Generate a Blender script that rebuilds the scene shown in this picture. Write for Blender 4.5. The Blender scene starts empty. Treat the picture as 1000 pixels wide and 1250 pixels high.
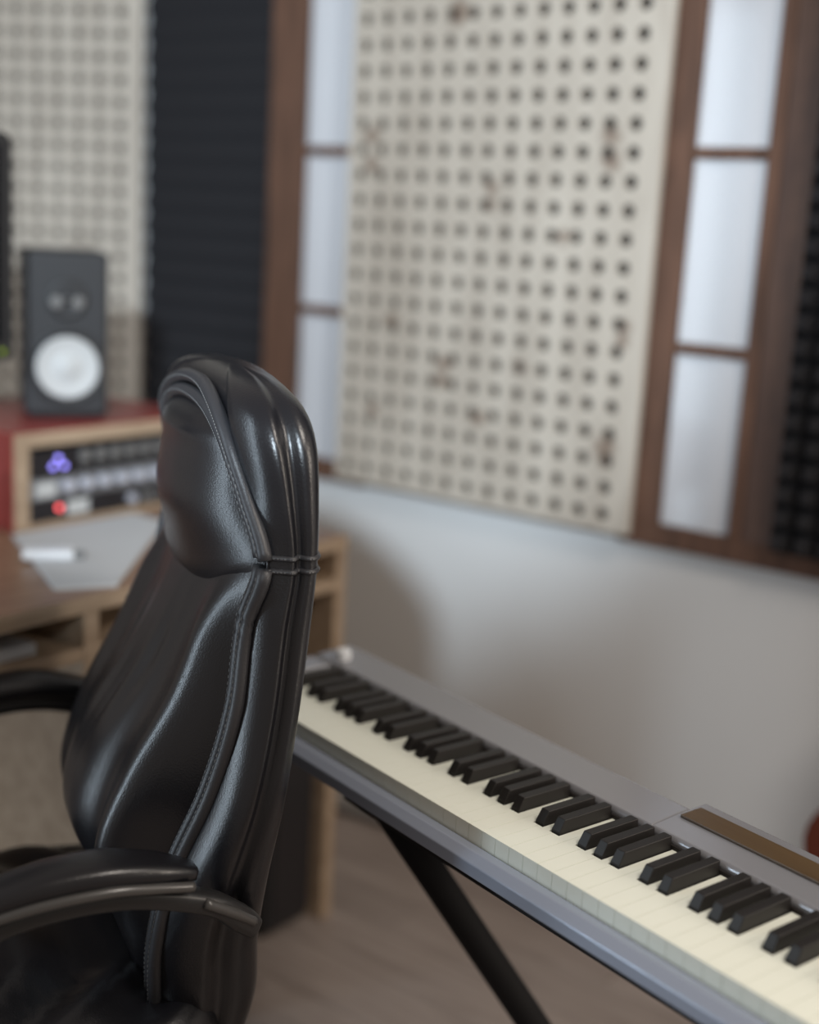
import bpy, math, random
from mathutils import Vector, Matrix
R = math.radians
random.seed(4)
S = bpy.context.scene
COL = S.collection

# ------------------------------------------------------------------ camera
H = 1.45
PITCH, ROLL = R(12.3), R(3.2)
cd = bpy.data.cameras.new('camera'); cam = bpy.data.objects.new('camera', cd); COL.objects.link(cam)
F = Vector((0, math.cos(PITCH), -math.sin(PITCH))); R0 = Vector((1, 0, 0)); U0 = Vector((0, math.sin(PITCH), math.cos(PITCH)))
RT = math.cos(ROLL)*R0 + math.sin(ROLL)*U0; UP = -math.sin(ROLL)*R0 + math.cos(ROLL)*U0
cam.matrix_world = Matrix(((RT.x, UP.x, -F.x, 0), (RT.y, UP.y, -F.y, 0), (RT.z, UP.z, -F.z, H), (0, 0, 0, 1)))
cd.sensor_fit = 'HORIZONTAL'; cd.sensor_width = 36; cd.lens = 57.96
cd.clip_start = 0.05; cd.clip_end = 50
cd.dof.use_dof = True; cd.dof.focus_distance = 1.52; cd.dof.aperture_fstop = 1.5
S.camera = cam

# ------------------------------------------------------------------ light
w = bpy.data.worlds.new('world'); S.world = w; w.use_nodes = True
bg = w.node_tree.nodes['Background']; bg.inputs[0].default_value = (1.0, 0.87, 0.77, 1); bg.inputs[1].default_value = 0.26
def area(name, loc, target, sx, sy, power, color):
    l = bpy.data.lights.new(name, 'AREA'); l.shape = 'RECTANGLE'; l.size = sx; l.size_y = sy; l.energy = power; l.color = color
    o = bpy.data.objects.new(name, l); COL.objects.link(o); o.location = loc
    o.rotation_euler = (Vector(target)-Vector(loc)).to_track_quat('-Z', 'Y').to_euler()
    return o
sl = bpy.data.lights.new('key_spot_lamp', 'SPOT'); sl.energy = 545; sl.color = (0.76, 0.89, 1.0); sl.shadow_soft_size = .09
sl.spot_size = R(34.5); sl.spot_blend = .6
so = bpy.data.objects.new('key_spot_lamp', sl); COL.objects.link(so); so.location = (-.42, -1.0, 2.30)
so.rotation_euler = (Vector((-.24, 3.2, 1.5))-so.location).to_track_quat('-Z', 'Y').to_euler()
area('ceiling_panel_light', (.95, .55, 2.6), (.75, .9, 0), 0.5, 0.9, 27, (1.0, 0.91, 0.82))
area('side_window_light', (-2.3, 1.05, 1.22), (-0.3, 1.7, 1.0), 0.22, 2.3, 25, (0.72, 0.87, 1.0))
area('warm_room_lamp', (2.4, 0.7, 1.7), (0.0, 1.6, 0.9), 0.4, 1.2, 20, (1.0, 0.88, 0.76))
S.view_settings.view_transform = 'Standard'; S.view_settings.look = 'None'
S.view_settings.gamma = 1; S.view_settings.use_curve_mapping = False; S.view_settings.exposure = 0.0

# ------------------------------------------------------------------ helpers
def lin(c):
    return tuple((v/255/12.92 if v/255 <= .04045 else ((v/255+.055)/1.055)**2.4) for v in c) + (1,)
def mat(name, rgb, rough=.6, metal=0, spec=.5, bump=0, bscale=60, emit=None, estr=0, coat=0):
    m = bpy.data.materials.new(name); m.use_nodes = True; nt = m.node_tree; b = nt.nodes['Principled BSDF']
    b.inputs['Base Color'].default_value = lin(rgb); b.inputs['Roughness'].default_value = rough
    b.inputs['Metallic'].default_value = metal; b.inputs['Specular IOR Level'].default_value = spec
    b.inputs['Coat Weight'].default_value = coat
    if emit: b.inputs['Emission Color'].default_value = lin(emit); b.inputs['Emission Strength'].default_value = estr
    if bump:
        tc = nt.nodes.new('ShaderNodeTexCoord'); n = nt.nodes.new('ShaderNodeTexNoise'); n.inputs['Scale'].default_value = bscale; n.inputs['Detail'].default_value = 4
        bp = nt.nodes.new('ShaderNodeBump'); bp.inputs['Strength'].default_value = bump; bp.inputs['Distance'].default_value = .0012
        nt.links.new(tc.outputs['Object'], n.inputs['Vector']); nt.links.new(n.outputs['Fac'], bp.inputs['Height']); nt.links.new(bp.outputs['Normal'], b.inputs['Normal'])
    return m
def wood(name, c1, c2, rough=.5, stretch=(1, 1, 12), scale=6, knots=None, rnd=0):
    m = mat(name, c1, rough); nt = m.node_tree; b = nt.nodes['Principled BSDF']; N = nt.nodes.new; L = nt.links.new
    tc = N('ShaderNodeTexCoord'); mp = N('ShaderNodeMapping'); mp.inputs['Scale'].default_value = stretch
    n = N('ShaderNodeTexNoise'); n.inputs['Scale'].default_value = scale; n.inputs['Detail'].default_value = 6; n.inputs['Distortion'].default_value = .6
    rp = N('ShaderNodeValToRGB'); rp.color_ramp.elements[0].position = .32; rp.color_ramp.elements[1].position = .68
    rp.color_ramp.elements[0].color = lin(c1); rp.color_ramp.elements[1].color = lin(c2)
    L(tc.outputs['Object'], mp.inputs['Vector']); L(mp.outputs[0], n.inputs['Vector']); L(n.outputs['Fac'], rp.inputs[0])
    out = rp.outputs[0]
    if rnd:
        oi = N('ShaderNodeObjectInfo'); hs = N('ShaderNodeHueSaturation'); mr = N('ShaderNodeMapRange')
        mr.inputs['To Min'].default_value = 1-rnd; mr.inputs['To Max'].default_value = 1+rnd
        L(oi.outputs['Random'], mr.inputs['Value']); L(mr.outputs[0], hs.inputs['Value']); L(out, hs.inputs['Color']); out = hs.outputs[0]
        ad = N('ShaderNodeVectorMath'); ad.operation = 'ADD'; L(tc.outputs['Object'], ad.inputs[0]); L(oi.outputs['Random'], ad.inputs[1]); L(ad.outputs[0], mp.inputs['Vector'])
    if knots:
        sx = N('ShaderNodeSeparateXYZ'); L(tc.outputs['Object'], sx.inputs[0]); cx = N('ShaderNodeCombineXYZ'); L(sx.outputs[0], cx.inputs[0]); L(sx.outputs[2], cx.inputs[2])
        nz = N('ShaderNodeTexNoise'); nz.inputs['Scale'].default_value = 22; L(tc.outputs['Object'], nz.inputs['Vector'])
        sc = N('ShaderNodeVectorMath'); sc.operation = 'SCALE'; sc.inputs['Scale'].default_value = .03; L(nz.outputs['Color'], sc.inputs[0])
        wp = N('ShaderNodeVectorMath'); wp.operation = 'ADD'; L(cx.outputs[0], wp.inputs[0]); L(sc.outputs[0], wp.inputs[1])
        acc = None
        for kx, kz, kr in knots:
            d = N('ShaderNodeVectorMath'); d.operation = 'DISTANCE'; L(wp.outputs[0], d.inputs[0]); d.inputs[1].default_value = (kx+.015, .015, kz+.015)
            mr_ = N('ShaderNodeMapRange'); mr_.inputs['From Min'].default_value = kr*.25; mr_.inputs['From Max'].default_value = kr*.85; mr_.inputs['To Min'].default_value = .72; mr_.inputs['To Max'].default_value = 0
            L(d.outputs['Value'], mr_.inputs['Value'])
            if acc is None: acc = mr_.outputs[0]
            else:
                mm = N('ShaderNodeMath'); mm.operation = 'MAXIMUM'; L(acc, mm.inputs[0]); L(mr_.outputs[0], mm.inputs[1]); acc = mm.outputs[0]
        mx = N('ShaderNodeMix'); mx.data_type = 'RGBA'; L(acc, mx.inputs[0]); L(out, mx.inputs[6]); mx.inputs[7].default_value = lin((92, 62, 38)); out = mx.outputs[2]
    L(out, b.inputs['Base Color'])
    return m

class MB:
    def __init__(s): s.v = []; s.f = []
    def add(s, vs, fs):
        k = len(s.v); s.v += [tuple(p) for p in vs]; s.f += [tuple(i+k for i in f) for f in fs]; return s
    def box(s, x0, x1, y0, y1, z0, z1):
        return s.add([(x0,y0,z0),(x1,y0,z0),(x1,y1,z0),(x0,y1,z0),(x0,y0,z1),(x1,y0,z1),(x1,y1,z1),(x0,y1,z1)],
                     [(0,3,2,1),(4,5,6,7),(0,1,5,4),(1,2,6,5),(2,3,7,6),(3,0,4,7)])
    def loops(s, rings, cap=True, closed=True):
        n = len(rings[0]); vs = [p for r in rings for p in r]; fs = []
        for i in range(len(rings)-1):
            for j in range(n if closed else n-1):
                a = i*n+j; b = i*n+(j+1) % n; fs.append((a, b, b+n, a+n))
        if cap and closed:
            fs.append(tuple(range(n-1, -1, -1))); fs.append(tuple((len(rings)-1)*n+j for j in range(n)))
        return s.add(vs, fs)
    def lathe(s, prof, c=(0,0,0), axis='z', n=24):      # prof: (radius, along)
        rings = []
        for r, h in prof:
            ring = []
            for k in range(n):
                a = 2*math.pi*k/n; x, y = r*math.cos(a), r*math.sin(a)
                p = {'z': (x, y, h), 'y': (x, h, -y), 'x': (h, x, y)}[axis]
                ring.append((c[0]+p[0], c[1]+p[1], c[2]+p[2]))
            rings.append(ring)
        return s.loops(rings)
    def tube(s, pts, r, n=8, rz=None, up=(0,0,1)):
        pts = [Vector(p) for p in pts]; rings = []
        for i, p in enumerate(pts):
            t = (pts[min(i+1, len(pts)-1)]-pts[max(i-1, 0)]).normalized()
            a = t.cross(Vector(up))
            if a.length < 1e-4: a = t.cross(Vector((0, 1, 0)))
            a.normalize(); b = a.cross(t)
            ra = r[i] if isinstance(r, (list, tuple)) else r
            rb = (rz[i] if isinstance(rz, (list, tuple)) else rz) if rz else ra
            rings.append([p + a*ra*math.cos(2*math.pi*k/n) + b*rb*math.sin(2*math.pi*k/n) for k in range(n)])
        return s.loops(rings)
    def build(s, name, m, parent=None, smooth=False, bevel=0, seg=2, subsurf=0):
        me = bpy.data.meshes.new(name); me.from_pydata(s.v, [], s.f); me.validate(); me.materials.append(m)
        if smooth: me.polygons.foreach_set('use_smooth', [True]*len(me.polygons))
        o = bpy.data.objects.new(name, me); COL.objects.link(o)
        if parent: o.parent = parent
        if bevel:
            b = o.modifiers.new('bevel', 'BEVEL'); b.width = bevel; b.segments = seg; b.limit_method = 'ANGLE'; b.harden_normals = False
        if subsurf:
            q = o.modifiers.new('sub', 'SUBSURF'); q.levels = subsurf; q.render_levels = subsurf
        return o
def tag(o, label=None, cat=None, group=None, kind=None):
    if label: o['label'] = label
    if cat: o['category'] = cat
    if group: o['group'] = group
    if kind: o['kind'] = kind
    return o
def thing(name, label, cat, loc, rz=0, group=None, kind=None):
    o = bpy.data.objects.new(name, None); COL.objects.link(o); o.location = loc; o.rotation_euler = (0, 0, rz)
    o.empty_display_size = .05
    return tag(o, label, cat, group, kind)
def box(name, m, parent, x0, x1, y0, y1, z0, z1, bevel=0):
    return MB().box(x0, x1, y0, y1, z0, z1).build(name, m, parent, bevel=bevel)
def share(o, parent, loc):
    c = o.copy(); COL.objects.link(c); c.parent = parent; c.location = loc; return c
def crom(tab, k):                                         # smooth interpolation of rows; first column is the key
    n = len(tab)
    for i in range(n-1):
        if tab[i][0] <= k <= tab[i+1][0]: break
    a, b = tab[i], tab[i+1]; pa, nb = tab[max(i-1, 0)], tab[min(i+2, n-1)]
    h = b[0]-a[0]; u = (k-a[0])/h; out = []
    for j in range(1, len(a)):
        ma = (b[j]-pa[j])/max(b[0]-pa[0], 1e-6)*h; mb = (nb[j]-a[j])/max(nb[0]-a[0], 1e-6)*h
        out.append((2*u**3-3*u*u+1)*a[j]+(u**3-2*u*u+u)*ma+(-2*u**3+3*u*u)*b[j]+(u**3-u*u)*mb)
    return out

# ------------------------------------------------------------------ frames of reference (world metres)
TH = R(53.45)
P0 = Vector((-0.082, 3.086, 0)); T = Vector((math.sin(TH), -math.cos(TH), 0)); NR = Vector((-math.cos(TH), -math.sin(TH), 0))
RZW = math.atan2(T.y, T.x)                                # wall frame: x along wall, -y into the room
def W(s, off=0, z=0): return P0 + T*s + NR*off + Vector((0, 0, z))
CORNER = W(-.815)
RZL = R(-10)
FD = Vector((-.14, 2.54, 0)); RZD = math.atan2(math.sin(TH), math.cos(TH))   # desk frame: x to its right end, y to its back

# ------------------------------------------------------------------ materials
KNOTS = [(0.065, 0.783, 0.035), (0.069, 0.722, 0.03), (0.663, 0.786, 0.035), (0.668, 0.74, 0.035), (0.391, 0.681, 0.03), (0.39, 0.644, 0.025), (0.145, 0.374, 0.032), (0.292, 0.297, 0.03), (0.291, 0.26, 0.03), (0.494, 0.315, 0.034), (0.285, 1.032, 0.04), (0.71, 0.174, 0.04), (0.726, 0.392, 0.028), (0.736, 0.417, 0.022), (0.103, 0.173, 0.03), (0.395, 0.192, 0.032), (0.57, 0.585, 0.022), (0.716, 0.15, 0.03)]
M = {}
M['wall'] = mat('white_plaster', (214, 214, 213), .85, bump=.15, bscale=40)
M['base'] = mat('white_skirting_paint', (205, 205, 203), .5)
M['pine'] = wood('pale_birch_board', (174, 164, 151), (192, 183, 170), .55, (3, 1, .6), 5, knots=KNOTS)
M['pine2'] = wood('pale_birch_board_plain', (170, 161, 149), (188, 180, 168), .55, (3, 1, .6), 5)
M['felt'] = mat('black_felt', (30, 27, 25), .95)
M['foam'] = mat('charcoal_foam', (42, 42, 45), .95, spec=.2, bump=.5, bscale=260)
M['brown'] = wood('stained_brown_wood', (80, 56, 43), (108, 77, 60), .75, (5, 5, .7), 7)
M['brown2'] = wood('dark_stained_wood', (70, 48, 38), (92, 66, 52), .55, (5, 5, .7), 7)
M['ply'] = wood('pale_plywood', (152, 131, 109), (176, 155, 132), .55, (1, 6, 6), 6)
M['desk'] = wood('desk_top_veneer', (120, 92, 74), (146, 116, 94), .35, (.8, 7, 6), 6)
M['red'] = wood('red_stained_panel', (124, 52, 48), (144, 62, 58), .35, (1, 5, 5), 6)
M['blind'] = mat('white_curtain_cloth', (213, 210, 206), .8)
M['black'] = mat('black_plastic', (34, 34, 36), .45)
M['spk'] = mat('charcoal_speaker_vinyl', (38, 39, 42), .6, bump=.1, bscale=200)
M['cone'] = mat('white_woofer_cone', (186, 188, 188), .6)
M['grey'] = mat('grey_plastic', (120, 122, 124), .45)
M['silver'] = mat('brushed_silver_face', (150, 152, 156), .35, metal=.7)
M['knob'] = mat('pale_silver_knob', (196, 199, 210), .35, metal=.3)
M['dknob'] = mat('dark_grey_knob', (120, 119, 118), .4, metal=.2)
M['gear'] = mat('black_gear_face', (30, 28, 31), .4)
M['leather'] = mat('black_leather', (23, 23, 27), .29, spec=.62, bump=.25, bscale=420)
M['leather2'] = mat('black_leather_lit_welt', (52, 52, 55), .42, spec=.5, bump=.3, bscale=420)  # lightened leather: the light falling on the welts is put into the colour
M['trim'] = mat('leather_highlight_trim', (70, 69, 68), .28, spec=.7)  # grey carries the gloss highlight along the armrest edges
M['thread'] = mat('grey_thread', (112, 112, 112), .7)
M['armplast'] = mat('black_armrest_plastic', (36, 36, 37), .38)
M['wkey'] = mat('ivory_key_plastic', (236, 239, 226), .32)
M['bkey'] = mat('black_key_plastic', (27, 24, 23), .5)
M['kbody'] = mat('silver_grey_keyboard_case', (146, 147, 152), .24, metal=.30)
M['krail'] = mat('case_front_blue_reflection', (158, 166, 182), .26, metal=.2)  # bluer copy of the case grey, with reflected cool light in the colour
M['stand'] = mat('matte_black_steel', (24, 24, 26), .75, spec=.3)
M['kdark'] = mat('dark_keyboard_underside', (52, 49, 48), .55)
M['kbrown'] = wood('brown_inlay', (72, 56, 37), (88, 70, 48), .4, (.7, 6, 6), 6)
M['paper'] = mat('white_paper', (190, 192, 194), .75)
M['white'] = mat('bright_white_plastic', (225, 228, 232), .3)
M['floor'] = wood('grey_brown_plank', (138, 126, 119), (162, 150, 143), .42, (.8, 8, 1), 5, rnd=.10)
M['sub'] = mat('dark_subfloor', (50, 44, 40), .9)
M['guitar'] = wood('red_brown_guitar_wood', (96, 46, 35), (116, 60, 44), .25, (4, 4, .8), 5)
M['chrome'] = mat('satin_steel', (150, 150, 152), .3, metal=1)
M['blueled'] = mat('violet_blue_led', (120, 110, 220), .4, emit=(150, 142, 245), estr=3.0)
M['redled'] = mat('red_led', (220, 60, 60), .4, emit=(238, 96, 100), estr=3.2)
M['greenled'] = mat('yellow_green_led', (120, 140, 40), .4, emit=(150, 170, 40), estr=.25)
M['screen'] = mat('dark_screen', (22, 22, 24), .15)
g = bpy.data.materials.new('window_glass'); g.use_nodes = True; nt = g.node_tree; nt.nodes.clear()
o_ = nt.nodes.new('ShaderNodeOutputMaterial'); mx = nt.nodes.new('ShaderNodeMixShader'); tr = nt.nodes.new('ShaderNodeBsdfTransparent'); gl = nt.nodes.new('ShaderNodeBsdfGlossy')
tr.inputs[0].default_value = (.97, .98, 1, 1); gl.inputs['Roughness'].default_value = .08; mx.inputs[0].default_value = .005
nt.links.new(tr.outputs[0], mx.inputs[1]); nt.links.new(gl.outputs[0], mx.inputs[2]); nt.links.new(mx.outputs[0], o_.inputs[0])
M['glass'] = g

# ------------------------------------------------------------------ room shell
HT = 2.7
wr = thing('wall_right', 'white plastered wall carrying the wooden windows and perforated board', None, W(0), RZW, kind='structure')
box('plaster', M['wall'], wr, -.815, 3.4, 0, .12, 0, HT)
wl = thing('wall_left', 'wall behind the desk and monitor speaker', None, CORNER, RZL, kind='structure')
box('plaster', M['wall'], wl, -2.2, 0.05, 0.0, .12, 0, HT)
bs = thing('baseboard_right', 'white skirting along the foot of the right wall', None, W(0), RZW, kind='structure')
box('board', M['base'], bs, -.80, 3.4, -.014, 0, 0, .075, .003)
fl = thing('floor', 'grey-brown wood plank floor', None, W(0), RZW, kind='structure')
box('underlay', M['sub'], fl, -2.6, 3.4, -4.2, 0.12, -.03, -.012)
pw, pl = .138, 1.30
pk = MB().box(0, pl-.002, -pw+.002, 0, -.012, 0).build('plank', M['floor'], fl, bevel=.0015)
first = True
for r_ in range(30):
    x = -2.6 - (.45*r_) % 1.3
    while x < 3.3:
        if first: pk.location = (x, -r_*pw, 0); first = False
        else: share(pk, fl, (x, -r_*pw, 0))
        x += pl

# ------------------------------------------------------------------ acoustic foam
def wedge_foam(name, label, s0, s1, z0, z1, root_loc, rz, depth=.05, pitch=.05):
    o = thing(name, label, 'foam panel', root_loc, rz)
    m = MB(); vs = []; n = int((z1-z0)/pitch)
    prof = [(0, z0)]
    for i in range(n):
        prof += [(-depth*.45, z0+i*pitch), (-depth, z0+(i+.5)*pitch)]
    prof += [(-depth*.45, z0+n*pitch), (0, z0+n*pitch)]
    m.loops([[(s0, y, z) for y, z in prof], [(s1, y, z) for y, z in prof]])
    m.build('wedge_sheet', M['foam'], o)
    return o
wedge_foam('wedge_foam_panel', 'tall charcoal ridged foam panel in the corner left of the brown window frame', -.80, -.358, .12, 2.6, W(0, .002), RZW, .022, .06)
def pyramid_foam(x0, nx, z0, nz, p, d):
    m = MB()
    m.box(x0, x0+nx*p, -.018, 0, z0, z0+nz*p)
    for i in range(nx):
        for j in range(nz):
            a, b = x0+i*p, z0+j*p; h = p*.5; q = p*.16
            m.add([(a, -.018, b), (a+p, -.018, b), (a+p, -.018, b+p), (a, -.018, b+p),
                   (a+h-q, -d, b+h-q), (a+h+q, -d, b+h-q), (a+h+q, -d, b+h+q), (a+h-q, -d, b+h+q)],
                  [(0,1,5,4), (1,2,6,5), (2,3,7,6), (3,0,4,7), (4,5,6,7)])
    return m
pf = thing('pyramid_foam_panel', 'charcoal egg-crate foam panel at the right edge beside the window frame', 'foam panel', W(.997, .03), RZW)
pyramid_foam(0, 14, .878, 38, .0455, .055).build('pyramid_sheet', M['foam'], pf)
box('mounting_board', M['brown2'], pf, -.067, .66, 0.0, .028, .878, 2.6)

# ------------------------------------------------------------------ windows (brown sashes on the right wall)
ZB, ZT = .883, 2.55
def fold_sheet(x0, x1, z0, z1, y, amp, ph):
    m = MB(); n = 40; rings = []
    for i in range(n+1):
        x = x0+(x1-x0)*i/n; yy = y-amp*(.5+.5*math.sin(ph+(x-x0)*55)) 
        rings.append([(x, yy, z0), (x, yy, z1)])
    m.loops(rings, cap=False, closed=False); return m
def window(name, label, x0, x1, px0, px1, mull, right):
    o = thing(name, label, None, W(0, .002), RZW, kind='structure')
    D = -.030
    box('stile', M['brown'], o, x0, px0, D, 0, ZB, ZT, .003)
    box('stile', M['brown'], o, px1, x1, D, 0, ZB, ZT, .003)
    box('bottom_rail', M['brown'], o, x0, x1 if not right else 1.75, D, 0, .836, ZB, .003)
    zs = [ZB] + [m_ for m_ in mull] + [ZT]
    for i, z in enumerate(mull):
        box('glazing_bar', M['brown'], o, px0, px1, D+.006, -.008, z-.011, z+.011, .002)
    for i in range(len(zs)-1):
        box('pane', M['glass'], o, px0, px1, -.022, -.019, zs[i]+.009*(i > 0), zs[i+1]-.009*(i < len(zs)-2))
    fold_sheet(px0, px1, ZB, ZT, -.006, .007, 2.2 if right else .5).build('curtain', M['blind'], o, smooth=True)
    return o
window('window_1', 'narrow brown-framed window left of the perforated board', -.355, -.02, -.247, -.07, (1.238, 1.606, 1.98), False)
window('window_2', 'brown-framed window right of the perforated board', .66, .928, .75, .90, (1.241, 1.613, 1.99), True)

# ------------------------------------------------------------------ perforated boards
def perforated(cols, rows, px, pz, ml, mr, mbt, mtp, r, th, n=12):
    m = MB()
    Wd = ml+mr+(cols-1)*px; Hd = mbt+mtp+(rows-1)*pz
    xs = [0]+[ml+(i+.5)*px for i in range(cols-1)]+[Wd]; zs = [0]+[mbt+(j+.5)*pz for j in range(rows-1)]+[Hd]
    for i in range(cols):
        for j in range(rows):
            cx, cz = ml+i*px, mbt+j*pz; x0, x1, z0, z1 = xs[i], xs[i+1], zs[j], zs[j+1]
            inn, out = [], []
            for k in range(n):
                a = 2*math.pi*(k+.5)/n; dx, dz = math.cos(a), math.sin(a)
                inn.append((cx+r*dx, cz+r*dz))
                t = min(((x1-cx)/dx if dx > 0 else (x0-cx)/dx), ((z1-cz)/dz if dz > 0 else (z0-cz)/dz))
                out.append((cx+dx*t, cz+dz*t))
            # corners for a gap-free cell
            vs = [(x, -th, z) for x, z in inn]+[(x, -th, z) for x, z in out]+[(x, 0, z) for x, z in inn]
            cidx = {}
            fs = []
            for k in range(n):
                k2 = (k+1) % n
                p, q = out[k], out[k2]
                corner = None
                for c in ((x0, z0), (x1, z0), (x1, z1), (x0, z1)):
                    on_p = abs(p[0]-c[0]) < 1e-7 or abs(p[1]-c[1]) < 1e-7; on_q = abs(q[0]-c[0]) < 1e-7 or abs(q[1]-c[1]) < 1e-7
                    same = (abs(p[0]-q[0]) < 1e-7 and abs(p[0]-c[0]) < 1e-7) or (abs(p[1]-q[1]) < 1e-7 and abs(p[1]-c[1]) < 1e-7)
                    if on_p and on_q and not same: corner = c
                if corner:
                    vs.append((corner[0], -th, corner[1])); fs.append((k, n+k, len(vs)-1, n+k2, k2))
                else: fs.append((k, n+k, n+k2, k2))
                fs.append((k, k2, 2*n+k2, 2*n+k))
            m.add(vs, fs)
    m.add([(0,-th,0),(Wd,-th,0),(Wd,-th,Hd),(0,-th,Hd),(0,0,0),(Wd,0,0),(Wd,0,Hd),(0,0,Hd)], [(0,1,5,4),(1,2,6,5),(2,3,7,6),(3,0,4,7)])
    return m, Wd, Hd
# the big one, 6 cm proud of the wall
X0 = -.078
pb = thing('perforated_board', 'large pale perforated wooden board with knots between the two brown windows', 'acoustic panel', W(X0, .047, .855), RZW)
m, Wd, Hd = perforated(13, 26, .0569, .0553, .034, .062, .034, .05, .0142, .014)
m.build('drilled_board', M['pine'], pb)
box('backing_felt', M['felt'], pb, .02, Wd-.02, .001, .008, .02, Hd-.02)
for a_, b_ in ((0, .02), (Wd-.02, Wd)): box('batten', M['pine'], pb, a_, b_, 0, .001, 0, Hd)
# the one behind the speaker
m, Wd, Hd = perforated(13, 27, .0572, .0560, .05, .06, .03, .05, .0140, .014)
pb2 = thing('perforated_board', 'pale perforated wooden board behind the monitor speaker', 'acoustic panel',
            CORNER+Vector((math.cos(RZL), math.sin(RZL), 0))*(-Wd-.002)+Vector((math.sin(-RZL)*-1, -math.cos(RZL), 0))*.03+Vector((0, 0, .90)), RZL)
m.build('drilled_board', M['pine2'], pb2)
box('backing_felt', M['felt'], pb2, .02, Wd-.02, .001, .008, .02, Hd-.02)
box('batten', M['brown2'], pb2, .02, .05, .008, .028, .0, Hd); box('batten', M['brown2'], pb2, Wd-.05, Wd-.02, .008, .028, 0, Hd)

# ------------------------------------------------------------------ desk
dk = thing('studio_desk', 'plywood-edged studio desk with open slots, below the rack hutch', 'desk', FD, RZD)
DZ = .835
AL = -1.32
MB().box(AL, .035, 0, .82, DZ-.027, DZ).build('plywood_top', M['ply'], dk, bevel=.002)
box('desktop_veneer', M['desk'], dk, AL, .034, .002, .82, DZ, DZ+.0015)
for i, (a0, a1) in enumerate(((.004, .035), (-.627, -.596))):
    box('side_panel', M['ply'], dk, a0, a1, 0.002, .80, 0, DZ-.027, .002)
box('slot_side', M['ply'], dk, AL, AL+.031, .002, .60, .727, DZ-.027, .002)
for y in (.004, .552): box('leg', M['ply'], dk, AL, AL+.048, y, y+.048, 0, .727, .002)
box('slot_shelf', M['ply'], dk, -.596, .004, .003, .60, .727, .750, .002)
box('slot_shelf', M['ply'], dk, AL+.031, -.627, .003, .60, .727, .750, .002)
box('back_panel', M['brown2'], dk, -.596, .004, .60, .615, .12, .727)
box('slot_back', M['brown2'], dk, AL+.031, -.627, .585, .60, .750, DZ-.027); box('slot_back', M['brown2'], dk, -.596, .004, .585, .60, .750, DZ-.027)

def dloc(a, b, z=0): return FD + Vector((math.cos(RZD), math.sin(RZD), 0))*(-a) + Vector((-math.sin(RZD), math.cos(RZD), 0))*b + Vector((0, 0, z))
# hutch with the rack gear
HB = .423
ht = thing('rack_hutch', 'red-stained rack hutch with pale plywood edges standing on the desk', 'rack', dloc(0, HB, DZ+.0015), RZD)
HL, HR, HH, HD = -.447, .03, .159, .39
box('left_side', M['ply'], ht, HL, HL+.034, 0, HD, 0, HH, .001)
box('right_side', M['ply'], ht, HR-.026, HR, 0, HD, 0, HH, .001)
box('top_board', M['ply'], ht, HL, HR, 0, HD, HH, HH+.028, .001)
box('bottom_board', M['ply'], ht, HL+.034, HR-.026, 0, HD, 0, .010)
box('back_board', M['brown2'], ht, HL+.034, HR-.026, HD-.02, HD-.005, .010, HH)
box('red_side_facing', M['red'], ht, HL-.006, HL, .004, HD, 0, HH+.028)
box('red_top_facing', M['red'], ht, HL-.006, HR+.006, .004, HD, HH+.028, HH+.032)
box('red_side_facing', M['red'], ht, HR, HR+.006, .004, HD, 0, HH+.028)
GX0, GX1 = HL+.036, HR-.028
def kn(parent, x, z, r, d, m, name='knob'):
    o = MB().lathe([(r*.9, 0), (r, -.003), (r*.88, -d), (r*.5, -d-.001)], (0, 0, 0), 'y', 16).build(name, m, parent, smooth=False)
    o.location = (x, -.004, z); return o
FP = []
def gear(label, z0, z1, face, depth=.25):
    o = thing('rack_unit', label, 'audio gear', dloc(0, HB+.006, DZ+.0015+z0), RZD)
    box('chassis', M['gear'], o, GX0+.004, GX1-.004, .004, depth, 0, z1-z0-.001)
    FP.append(box('face_plate', face, o, GX0, GX1, -.004, .004, 0.0005, z1-z0-.0015, .001))
    return FP[-1]
gB = gear('bottom black rack unit with a red lamp and small white meter', .0105, .052, M['gear'])
box('meter', M['cone'], gB, -.325, -.272, -.008, -.004, .006, .036, .001)
l_ = kn(gB, -.344, .024, .0058, .003, M['redled'], 'red_lamp'); l_['label'] = 'glowing red lamp'
for i in range(4): kn(gB, -.162+i*.042, .020, .011, .012, M['knob'] if i == 0 else M['dknob'])
gM = gear('middle rack unit, silver-grey, with a row of pale knobs', .053, .098, M['silver'])
box('display', M['cone'], gM, -.398, -.352, -.007, -.004, .006, .036, .001)
for i in range(8): kn(gM, -.325+i*.045, .024, .0135, .014, M['knob'])
gT = gear('top black rack unit with violet-blue lamps and grey knobs', .099, .150, M['gear'])
for dx, dz in ((-.359, .021), (-.332, .020), (-.346, .036)):
    l_ = kn(gT, dx, dz-.002, .0052, .003, M['blueled'], 'blue_lamp'); l_['label'] = 'glowing violet-blue lamp'
for i in range(8): kn(gT, -.285+i*.039, .034, .013, .012, M['dknob'])
for i in range(8): kn(gT, -.285+i*.039, .010, .005, .006, M['dknob'])

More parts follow.
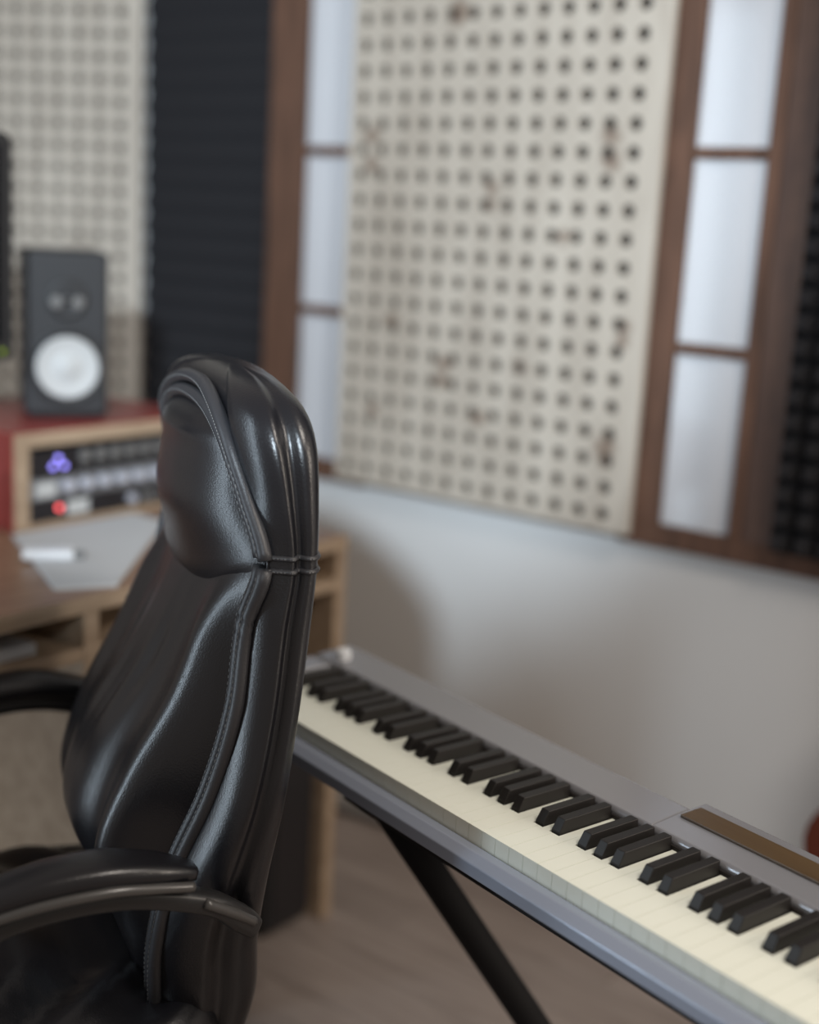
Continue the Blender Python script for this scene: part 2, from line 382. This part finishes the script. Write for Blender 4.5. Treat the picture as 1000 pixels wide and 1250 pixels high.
# speaker on the hutch
SZ = DZ+.0015+HH+.032
sp = thing('monitor_speaker', 'charcoal studio monitor speaker with a white woofer cone on the red hutch', 'speaker', (-.700, 2.632, SZ), R(20))
MB().box(-.081, .081, 0, .20, .006, .334).build('cabinet', M['spk'], sp, bevel=.010, seg=3)
box('foot_pad', M['black'], sp, -.07, .07, .02, .18, 0, .008)
MB().lathe([(.076, .002), (.076, -.003), (.071, -.006), (.066, -.003)], (0, 0, .106), 'y', 40).build('woofer_ring', M['black'], sp, smooth=True)
wf = MB().lathe([(.0620, -.001), (.0615, -.012), (.059, -.014), (.054, -.0115), (.024, -.0045), (.021, -.007), (.012, -.0105), (.002, -.0115)], (0, 0, .106), 'y', 40).build('woofer_cone', M['cone'], sp, smooth=True)
wf['label'] = 'white woofer cone'
tw = MB().lathe([(.040, .002), (.040, -.002), (.030, -.001), (.018, .003), (.015, -.002), (.008, -.006), (.001, -.007)], (0, 0, .240), 'y', 32).build('tweeter', M['black'], sp, smooth=True)
for x in (-.021, .021):
    MB().lathe([(.012, .0), (.012, -.004), (.008, -.006)], (x, 0, .234), 'y', 16).build('tweeter_guard', M['dknob'], sp)
MB().lathe([(.003, 0), (.003, -.003)], (.0, 0, .045), 'y', 10).build('power_lamp', M['grey'], sp)

# computer monitor left of the hutch
mo = thing('computer_monitor', 'black computer monitor with rounded corners at the left edge', 'monitor', dloc(.735, .44, DZ+.0015), RZD)
def rrect(x0, x1, z0, z1, r, y):
    pts = []
    for cx, cz, a0 in ((x1-r, z1-r, 0), (x0+r, z1-r, 90), (x0+r, z0+r, 180), (x1-r, z0+r, 270)):
        for k in range(7):
            a = R(a0+15*k); pts.append((cx+r*math.cos(a), y, cz+r*math.sin(a)))
    return pts
MB().loops([rrect(-.30, .30, .325, .735, .022, 0), rrect(-.30, .30, .325, .735, .022, .035)]).build('bezel', M['black'], mo)
box('screen', M['screen'], mo, -.275, .275, -.002, .0, .36, .712)
box('stand_neck', M['black'], mo, -.03, .03, .035, .06, .0, .45, .004)
box('stand_foot', M['black'], mo, -.13, .13, -.06, .12, 0, .012, .004)
MB().lathe([(.005, 0), (.005, -.003)], (.275, 0, .343), 'y', 12).build('power_lamp', M['greenled'], mo)

# things on the desk
def flat_poly(pts, z0, z1):
    return MB().loops([[(x, y, z0) for x, y in pts], [(x, y, z1) for x, y in pts]])
PZ = DZ+.0016
pp = tag(flat_poly([(-.474, .395), (-.640, .060), (-.550, .012), (-.180, .300), (-.180, .395)], 0, .006).build('paper_stack', M['paper']), 'sheaf of white paper spread on the desk in front of the rack hutch', 'paper')
pp.location = FD+Vector((0, 0, PZ)); pp.rotation_euler = (0, 0, RZD)
rm = thing('remote_control', 'shiny white handheld remote lying on the white paper', 'remote', dloc(.533, .214, PZ+.0062), RZD+R(-40))
MB().box(-.044, .044, -.019, .019, 0, .017).build('casing', M['white'], rm, bevel=.005, seg=3)
box('dark_end', M['grey'], rm, .043, .062, -.011, .011, 0, .012, .002)
for i in range(4): box('button', M['knob'], rm, -.03+i*.013, -.022+i*.013, -.004, .004, .017, .0180)
pp2 = tag(flat_poly([(-.95, .03), (-.70, .03), (-.70, .24), (-.95, .24)], 0, .018).build('paper_stack', M['paper']), 'grey-white papers pushed into the open slot under the desktop', 'paper')
pp2.location = FD+Vector((0, 0, .7505)); pp2.rotation_euler = (0, 0, RZD)
# black computer tower under the right end of the desk
ct = thing('computer_tower', 'black computer tower with rounded corners standing under the right end of the desk', 'computer', dloc(.075, .02, 0), RZD)
MB().box(-.072, .070, 0, .42, .012, .46).build('case', M['black'], ct, bevel=.022, seg=4)
for x in (-.05, .05):
    for y in (.04, .38): MB().lathe([(.014, 0), (.016, .012)], (x, y, 0), 'z', 12).build('foot', M['black'], ct)
box('front_panel', M['gear'], ct, -.055, .053, -.003, 0, .04, .43, .001)

# ------------------------------------------------------------------ office chair
CO = Vector((-.304, 1.62, 0)); RZC = R(-67)
ch = thing('office_chair', 'black leather high-back office chair with stitched headrest in the foreground', 'chair', CO, RZC)
#        z     hw    rk    rs     hs    rc
ST = [(.44, .185, .070, -.030, .150, -.040),
      (.52, .212, .078, -.040, .178, -.060),
      (.60, .232, .072, -.042, .192, -.090),
      (.70, .268, .070, -.026, .210, -.130),
      (.80, .282, .082,  .008, .230, -.105),
      (.90, .272, .098,  .034, .236, -.045),
      (1.0, .252, .115,  .050, .218,  .005),
      (1.07, .243, .123, .064, .232,  .030),
      (1.14, .238, .124, .052, .192,  .020),
      (1.20, .230, .122, .038, .160,  .010),
      (1.235, .208, .116, .036, .140, .02),
      (1.256, .172, .104, .044, .110, .04),
      (1.267, .110, .092, .058, .060, .05),
      (1.270, .050, .084, .070, .020, .06)]
ZTOP = 1.270
def hseam(z):
    h = crom(ST, z)[3]
    return h if z < 1.18 else h*math.sqrt(max(0, 1-((z-1.18)/.062)**2.4))
def section(z):
    hw, rk, rs, hs, rc = crom(ST, z); T_ = rk-rs; g_ = hw-hs
    dent = .014*min(1, max(0, (1.20-z)/.06)); half = [(hs*.55, rs+dent*.85), (hs, rs), (hs+.3*g_, rs-.004), (hs+.8*g_, rs+.10*T_), (hw+.003, rs+.28*T_), (hw+.006, rs+.40*T_), (hw-.003, rs+.54*T_), (hw+.006, rs+.70*T_), (hw+.001, rs+.88*T_), (hw-.022, rk), (hw*.5, rk+.010)]
    pts = [(0, rs+dent)]+half+[(0, rk+.013)]+[(-x, y) for x, y in reversed(half)]
    return pts
def smooth_ring(pts, k=3):
    n = len(pts); out = []
    for i in range(n):
        p0, p1, p2, p3 = pts[i-1], pts[i], pts[(i+1) % n], pts[(i+2) % n]
        for j in range(k):
            u = j/k
            out.append(tuple(.5*((2*p1[d])+(-p0[d]+p2[d])*u+(2*p0[d]-5*p1[d]+4*p2[d]-p3[d])*u*u+(-p0[d]+3*p1[d]-3*p2[d]+p3[d])*u**3) for d in (0, 1)))
    return out
zs = [.44+(ZTOP-.44)*(1-(1-i/64)**1.3) for i in range(65)]
MB().loops([[(x, y, z) for x, y in smooth_ring(section(z))] for z in zs]).build('backrest', M['leather'], ch, smooth=True)
# upholstered pads between the seams
def pad(z0, z1, shape, nu=28, nv=30, droop=0):
    m = MB(); rings = []
    for j in range(nv+1):
        v = j/nv; row = []
        for i in range(nu+1):
            u = -1+2*i/nu
            z = z0+(z1-z0)*v-droop*(1-u*u)*(1-v)**3
            zz = max(.44, min(1.24, z0+(z1-z0)*v)); hw, rk, rs, hs, rc = crom(ST, zz)
            row.append((u*(max(.004, hseam(zz)-.010)), rs+shape(u, v, rs, rc), z))
        rings.append(row)
    m.loops(rings, cap=False, closed=False); return m
def pw_(x, tab):
    for (a, b), (c, d) in zip(tab, tab[1:]):
        if a <= x <= c:
            t = (x-a)/(c-a); t = t*t*(3-2*t); return b+(d-b)*t
    return tab[-1][1]
def head_shape(u, v, rs, rc):
    B = pw_(v, [(0, -.030), (.06, .026), (.16, .056), (.38, .064), (.75, .042), (1, .002)])
    return .004-B*(1-abs(u)**2.6)**.8
hp = pad(1.045, 1.238, head_shape, droop=.095).build('headrest', M['leather'], ch, smooth=True)
def lumbar_shape(u, v, rs, rc):
    e_ = (1-abs(u)**3.2)
    tuck = .007*math.exp(-((abs(u)-.25)/.05)**2)*math.exp(-((v-.72)/.12)**2)+.006*math.exp(-((abs(u)-.05)/.04)**2)*math.exp(-((v-.62)/.10)**2)
    roll = -.034*math.exp(-((abs(u)-.80)/.16)**2)*pw_(v, [(0, .3), (.35, 1), (.8, .7), (1, 0)])
    valley = .016*math.exp(-((abs(u)-.46)/.16)**2)*pw_(v, [(0, .3), (.4, 1), (.9, .3), (1, 0)])
    return .004+(rc-rs)*e_+tuck+valley+roll*(1-abs(u)**8)
lp = pad(.50, 1.068, lumbar_shape, nu=44, nv=44).build('lumbar_cushion', M['leather'], ch, smooth=True)
# double seams with stitches
def seam_pts(side, z0, z1, off, n=40, lift=.004):
    out = []
    for i in range(n+1):
        z = z0+(z1-z0)*i/n; hw, rk, rs, hs, rc = crom(ST, z); out.append((side*(hs+off), rs-lift-.003, z))
    return out
def over_top(off, lift=.007, n=40):
    out = []
    for i in range(n+1):
        a = math.pi*i/n; c_, s_ = math.cos(a), math.sin(a)
        z = 1.18+(.060+off)*abs(s_)**.833; x = (crom(ST, z)[3]+off)*math.copysign(abs(c_)**.833, c_)
        hw, rk, rs, hs, rc = crom(ST, z); out.append((x, rs-lift, z))
    return out
for off in (-.0095, .0095):
    line = seam_pts(1, 1.075, 1.178, off, 14)+over_top(off)+list(reversed(seam_pts(-1, 1.075, 1.178, off, 14)))
    MB().tube(line, .0088, 8, up=(0, 1, 0)).build('seam_welt', M['leather2'], hp, smooth=True)
ms = MB()
for side in (1, -1):
    for off in (-.0095, .0095):
        MB().tube(seam_pts(side, .50, 1.065, off), .0088, 8).build('seam_welt', M['leather2'], lp, smooth=True)
for off in (-.0095, .0095):
    for p in (seam_pts(1, 1.08, 1.178, off, 28, .0130), seam_pts(-1, 1.08, 1.178, off, 28, .0130), over_top(off, .0165, 130), seam_pts(1, .52, 1.06, off, 154, .0130), seam_pts(-1, .52, 1.06, off, 154, .0130)):
        for _ in (0,):
            for i in range(0, len(p)-1, 2):
                a_, b_ = Vector(p[i]), Vector(p[i+1]); ms.tube([a_, b_], .0006, 4)
def gusset(side, z):
    return [(side*x, y, z) for x, y in smooth_ring(section(z))[6:33]]
for dz in (-.0075, .0075):
    for side in (1, -1):
        g_ = gusset(side, 1.07+dz); MB().tube([(x*1.002, y, z) for x, y, z in g_], .0035, 6, up=(0, 0, 1)).build('cross_welt', M['leather2'], ch, smooth=True)
        for i in range(0, len(g_)-1):
            a_, b_ = Vector(g_[i]), Vector(g_[i+1]); q = Vector((side*.0038, 0, 0))
            ms.tube([a_+q, a_+(b_-a_)*.55+q], .0007, 4)
tag(ms.build('stitching', M['thread'], ch), kind='stuff')
# seat
rings = []
for i in range(29):
    v = i/28; y = .03-.56*v
    hw_ = .262*(1-abs(2*v-1)**7*.25); zt = .525+.018*math.sin(math.pi*v)-.05*max(0, v-.8)**1.2*3; zb = .41+.05*max(0, v-.8)
    ring = []
    for k in range(48):
        a = 2*math.pi*k/48; c, s_ = math.cos(a), math.sin(a)
        x = hw_*math.copysign(abs(c)**.45, c); zc = (zt+zb)/2; hz = (zt-zb)/2
        z = zc+hz*math.copysign(abs(s_)**.6, s_)
        if s_ > 0: z += .012*math.sin((y*1.0+abs(x)*.8)*48)*(1-abs(c)**4)
        ring.append((x, y, z))
    rings.append(ring)
MB().loops(rings).build('seat', M['leather'], ch, smooth=True)
MB().tube([(.262, .0, .50), (.268, -.15, .505), (.268, -.30, .505), (.262, -.44, .497)], .005, 8).build('seat_welt', M['leather2'], ch, smooth=True)
MB().tube([(-.262, .0, .50), (-.268, -.15, .505), (-.268, -.30, .505), (-.262, -.44, .497)], .005, 8).build('seat_welt', M['leather2'], ch, smooth=True)
# armrests
def sweep(pts, w, h, n=16, pw=.6, k=6):
    # smooth path
    P = [Vector(p) for p in pts]; path = []
    for i in range(len(P)-1):
        p0, p1, p2, p3 = P[max(i-1, 0)], P[i], P[i+1], P[min(i+2, len(P)-1)]
        for j in range(k):
            u = j/k; path.append((.5*((2*p1)+(-p0+p2)*u+(2*p0-5*p1+4*p2-p3)*u*u+(-p0+3*p1-3*p2+p3)*u**3), i+u))
    path.append((P[-1], len(P)-1)); m = MB(); rings = []
    for i, (p, tt) in enumerate(path):
        t = (path[min(i+1, len(path)-1)][0]-path[max(i-1, 0)][0]).normalized()
        a = t.cross(Vector((0, 0, 1))).normalized(); b = a.cross(t)
        i0 = min(int(tt), len(w)-2); fr = tt-i0
        ww = w[i0]+(w[i0+1]-w[i0])*fr; hh = h[i0]+(h[i0+1]-h[i0])*fr
        ring = []
        for q in range(n):
            an = 2*math.pi*q/n; c, s_ = math.cos(an), math.sin(an)
            ring.append(p+a*ww*math.copysign(abs(c)**pw, c)+b*hh*math.copysign(abs(s_)**pw, s_))
        rings.append(ring)
    return m.loops(rings)
for s_ in (1, -1):
    ap = sweep([(s_*.290, -.030, .738), (s_*.296, -.07, .749), (s_*.300, -.13, .757), (s_*.300, -.19, .753), (s_*.298, -.250, .739), (s_*.292, -.280, .724)],
               [.016, .027, .032, .032, .028, .016], [.008, .014, .017, .017, .014, .008]).build('armrest_pad', M['leather'], ch, smooth=True)
    sweep([(s_*.318, -.035, .733), (s_*.327, -.08, .742), (s_*.333, -.13, .748), (s_*.332, -.20, .742), (s_*.322, -.268, .723)], [.006]*5, [.006]*5, 8, 1).build('armrest_trim', M['trim'], ap, smooth=True)
    fr_ = sweep([(s_*.262, .050, .640), (s_*.280, .025, .668), (s_*.295, -.015, .700), (s_*.303, -.10, .725), (s_*.305, -.18, .725), (s_*.301, -.245, .706), (s_*.296, -.272, .67), (s_*.288, -.27, .60), (s_*.27, -.24, .50), (s_*.20, -.22, .425)],
          [.010, .014, .016, .018, .018, .017, .015, .014, .014, .014], [.013, .016, .013, .012, .012, .012, .013, .014, .014, .012]).build('armrest_frame', M['armplast'], ch, smooth=True)
    sweep([(s_*.280, .045, .658), (s_*.298, .015, .684), (s_*.312, -.020, .708)], [.007, .008, .007], [.006, .007, .006], 8, 1).build('armrest_trim', M['trim'], fr_, smooth=True)
# base
MB().lathe([(.03, .12), (.03, .38), (.06, .40), (.09, .412)], (0, -.22, 0), 'z', 20).build('gas_lift', M['black'], ch)
for k in range(5):
    a = R(72*k+20); c, s_ = math.cos(a), math.sin(a)
    MB().tube([(0, -.22, .125), (c*.15, -.22+s_*.15, .10), (c*.29, -.22+s_*.29, .075)], [.028, .022, .015], 8).build('base_leg', M['black'], ch, smooth=True)
    MB().lathe([(.020, -.018), (.027, -.012), (.027, .012), (.020, .018)], (c*.29, -.22+s_*.29, .027), 'x', 16).build('caster', M['black'], ch)
    MB().tube([(c*.29, -.22+s_*.29, .03), (c*.29, -.22+s_*.29, .075)], .008, 8).build('caster_pin', M['chrome'], ch)
MB().box(-.04, .04, -.02, .075, .36, .60).build('back_bracket', M['black'], ch, bevel=.01)

# ------------------------------------------------------------------ digital piano
KA = R(38.4); KO = Vector((.178, 1.327, 0)); RZK = -math.pi/2+KA
kb = thing('digital_piano', 'silver-grey digital piano with ivory keys on a black stand along the wall', 'piano', KO, RZK)
ZK = .767; WP = .0235
KX0, KX1 = -28*WP, 24*WP
BX0, BX1 = KX0-.05, KX1+.06
# case
def prism(prof, x0, x1): return MB().loops([[(x0, y, z) for y, z in prof], [(x1, y, z) for y, z in prof]])
prism([(-.012, .716), (-.026, .722), (-.026, .738), (-.014, .7465), (-.0015, .7465), (-.0015, .7405), (.157, .7405), (.157, .716)], BX0, BX1).build('key_bed', M['krail'], kb, bevel=.0015)
prism([(.160, .716), (.160, .776), (.164, .781), (.228, .785), (.240, .778), (.244, .716)], BX0, -.004).build('top_panel', M['kbody'], kb, bevel=.002)
prism([(.160, .716), (.160, .776), (.164, .781), (.200, .7835), (.258, .785), (.266, .778), (.268, .716)], -.004, BX1).build('top_panel', M['kbody'], kb, bevel=.002)
box('brown_inlay', M['kbrown'], kb, .004, BX1-.02, .203, .240, .7838, .7875, .001)
box('underside', M['kdark'], kb, BX0+.02, BX1-.02, .010, .235, .700, .716)
for x0, x1 in ((BX0, KX0-.002), (KX1+.002, BX1)):
    prism([(-.020, .7405), (-.020, .765), (-.010, .779), (.157, .779), (.157, .7405)], x0, x1).build('cheek_block', M['kbody'], kb, bevel=.002)
box('felt_strip', mat('dark_felt', (36, 31, 30), .9), kb, KX0, KX1, .157, .160, .742, .772)
MB().lathe([(.012, 0), (.012, .012), (.009, .016)], (-.665, .185, .782), 'z', 18).build('volume_knob', M['white'], kb)
# keys: every white key is a part of its own, cut around its black neighbours
BW, BY, KL = .0146, .070, .157
# black key offsets inside an octave starting at C (units of white keys)
blk = [.92, 2.08, 3.90, 5.00, 6.10]
def white_shape(l, r):      # l, r: how far the black keys bite in from the left / right
    x0, x1 = .0003, WP-.0003
    pts = [(x0, 0), (x1, 0), (x1, BY-.002)] + ([(x1-r, BY-.002), (x1-r, KL)] if r else [(x1, KL)]) + ([(x0+l, KL), (x0+l, BY-.002), (x0, BY-.002)] if l else [(x0, KL)])
    m = MB()
    if l == 0: pass
    n = len(pts)
    m.add([(x, y, ZK-.0225) for x, y in pts]+[(x, y, ZK) for x, y in pts], [tuple(range(n, 2*n))]+[(i, (i+1) % n, n+(i+1) % n, n+i) for i in range(n)])
    return m
def bites():
    out = []
    for k in range(7):
        l = r = 0
        for b in blk:
            lo, hi = b*WP-BW/2-.0008, b*WP+BW/2+.0008
            if k*WP < hi and hi < (k+1)*WP and lo < k*WP: l = hi-k*WP
            if lo > k*WP and lo < (k+1)*WP < hi: r = (k+1)*WP-lo
        out.append((l, r))
    return out
BT = bites(); protos = {}
for k in range(-28, 24):
    note = (k-2) % 7                                   # index 2 is a C
    l, r = BT[note]
    if k == -28: l = 0
    if k == 23: r = 0
    key_ = (round(l, 5), round(r, 5))
    if key_ in protos: o = share(protos[key_], kb, (k*WP, 0, 0))
    else:
        o = white_shape(l, r).build('white_key', M['wkey'], kb); protos[key_] = o; o.location = (k*WP, 0, 0)
bprot = None
for oc in range(-5, 4):
    for b in blk:
        x = (oc*7+2+b)*WP
        if x < KX0+.005 or x > KX1-.005: continue
        if bprot is None:
            h = BW/2; y0, y1 = BY, KL
            m = MB(); m.add([(-h, y0, ZK-.010), (h, y0, ZK-.010), (h, y1, ZK-.010), (-h, y1, ZK-.010), (-h+.0012, y0+.009, ZK+.0165), (h-.0012, y0+.009, ZK+.0165), (h-.0012, y1, ZK+.0165), (-h+.0012, y1, ZK+.0165),
                             (-h+.0004, y0+.001, ZK+.003), (h-.0004, y0+.001, ZK+.003)],
                            [(0, 1, 9, 8), (8, 9, 5, 4), (1, 2, 6, 5, 9), (2, 3, 7, 6), (3, 0, 8, 4, 7), (4, 5, 6, 7)])
            bprot = m.build('black_key', M['bkey'], kb, bevel=.0009, seg=2); bprot.location = (x, 0, 0)
        else: share(bprot, kb, (x, 0, 0))
# stand
sd = thing('piano_stand', 'black steel stand with slanting legs under the digital piano', 'stand', KO, RZK)
LA, LB = (-.012, 1.665, .682), (0.428, 1.731, 0.024)
def leg(p, q, r): return MB().tube([p, q], r, 10, rz=r*.9).build('leg', M['stand'], sd, smooth=True)
inv = Matrix.Rotation(-RZK, 3, 'Z')
def kloc(v): return inv @ (Vector(v)-KO)
a_ = kloc(LA); b_ = kloc(LB)
leg(a_, b_, .025)
c_ = Vector((-a_.x+.10, a_.y, .682)); leg(c_, Vector((c_.x+.10, b_.y, .012)), .025)
for y in (.03, .20): box('top_bar', M['stand'], sd, -.42, .52, y-.012, y+.012, .682, .6995, .003)
box('cross_bar', M['stand'], sd, -.40, -.37, .03, .2, .682, .697); box('cross_bar', M['stand'], sd, .45, .48, .03, .2, .682, .697)
l2 = kloc(LB); MB().tube([l2+Vector((-.02, -.12, 0)), l2+Vector((.02, .12, 0))], .012, 8).build('foot_bar', M['stand'], sd)
MB().tube([Vector((c_.x+.10, b_.y-.12, .012)), Vector((c_.x+.10, b_.y+.12, .012))], .012, 8).build('foot_bar', M['stand'], sd)

cb = []
for i in range(40):
    s_ = -.30+i*.045; cb.append(W(s_, .045+.018*math.sin(i*.55), .006))
tag(MB().tube(cb, .0055, 8).build('shadow_line', M['stand'], smooth=True), 'thin black tube added as the dark shadow line where the floor meets the white skirting', 'shadow_line')  # black tube added to draw the shade line at the floor junction

# ------------------------------------------------------------------ guitar at the right edge
gt = thing('acoustic_guitar', 'red-brown guitar body showing at the right edge behind the piano', 'guitar', (.900, 2.09, .12), RZW)
def gprof(n=64):
    tab = [(0, 0), (.03, .12), (.10, .185), (.17, .195), (.25, .150), (.30, .125), (.36, .140), (.42, .138), (.47, .10), (.49, 0)]
    left, right = [], []
    for i in range(33):
        zz = .49*(.5-.5*math.cos(math.pi*i/32)); x = max(0, crom(tab, zz)[0]); right.append((x, zz)); left.append((-x, zz))
    return right+left[-2:0:-1]
pr = gprof()
MB().loops([[(x, 0, .14+z) for x, z in pr], [(x, .09, .14+z) for x, z in pr]]).build('body', M['guitar'], gt, bevel=.004)
box('neck', M['brown2'], gt, -.025, .025, -.006, .012, .60, 1.02, .003); box('headstock', M['brown2'], gt, -.035, .035, -.004, .012, 1.02, 1.18, .003)
MB().lathe([(.05, .0), (.05, -.001)], (0, 0, .44), 'y', 24).build('sound_hole', M['black'], gt)
box('bridge', M['brown2'], gt, -.06, .06, -.010, 0, .27, .295, .002)
for x in (-.05, .05): box('stand_arm', M['black'], gt, x-.01, x+.01, -.03, .12, .125, .14); MB().tube([(x, .10, .125), (x*2.4, .14, .0)], .008, 8).build('stand_leg', M['black'], gt); MB().tube([(x, -.02, .125), (x*2.4, -.07, .0)], .008, 8).build('stand_leg', M['black'], gt)
for s_ in range(6): MB().tube([(-.0125+s_*.005, -.010, .28), (-.0125+s_*.005, -.008, 1.04)], .0006, 4).build('string', M['chrome'], gt)
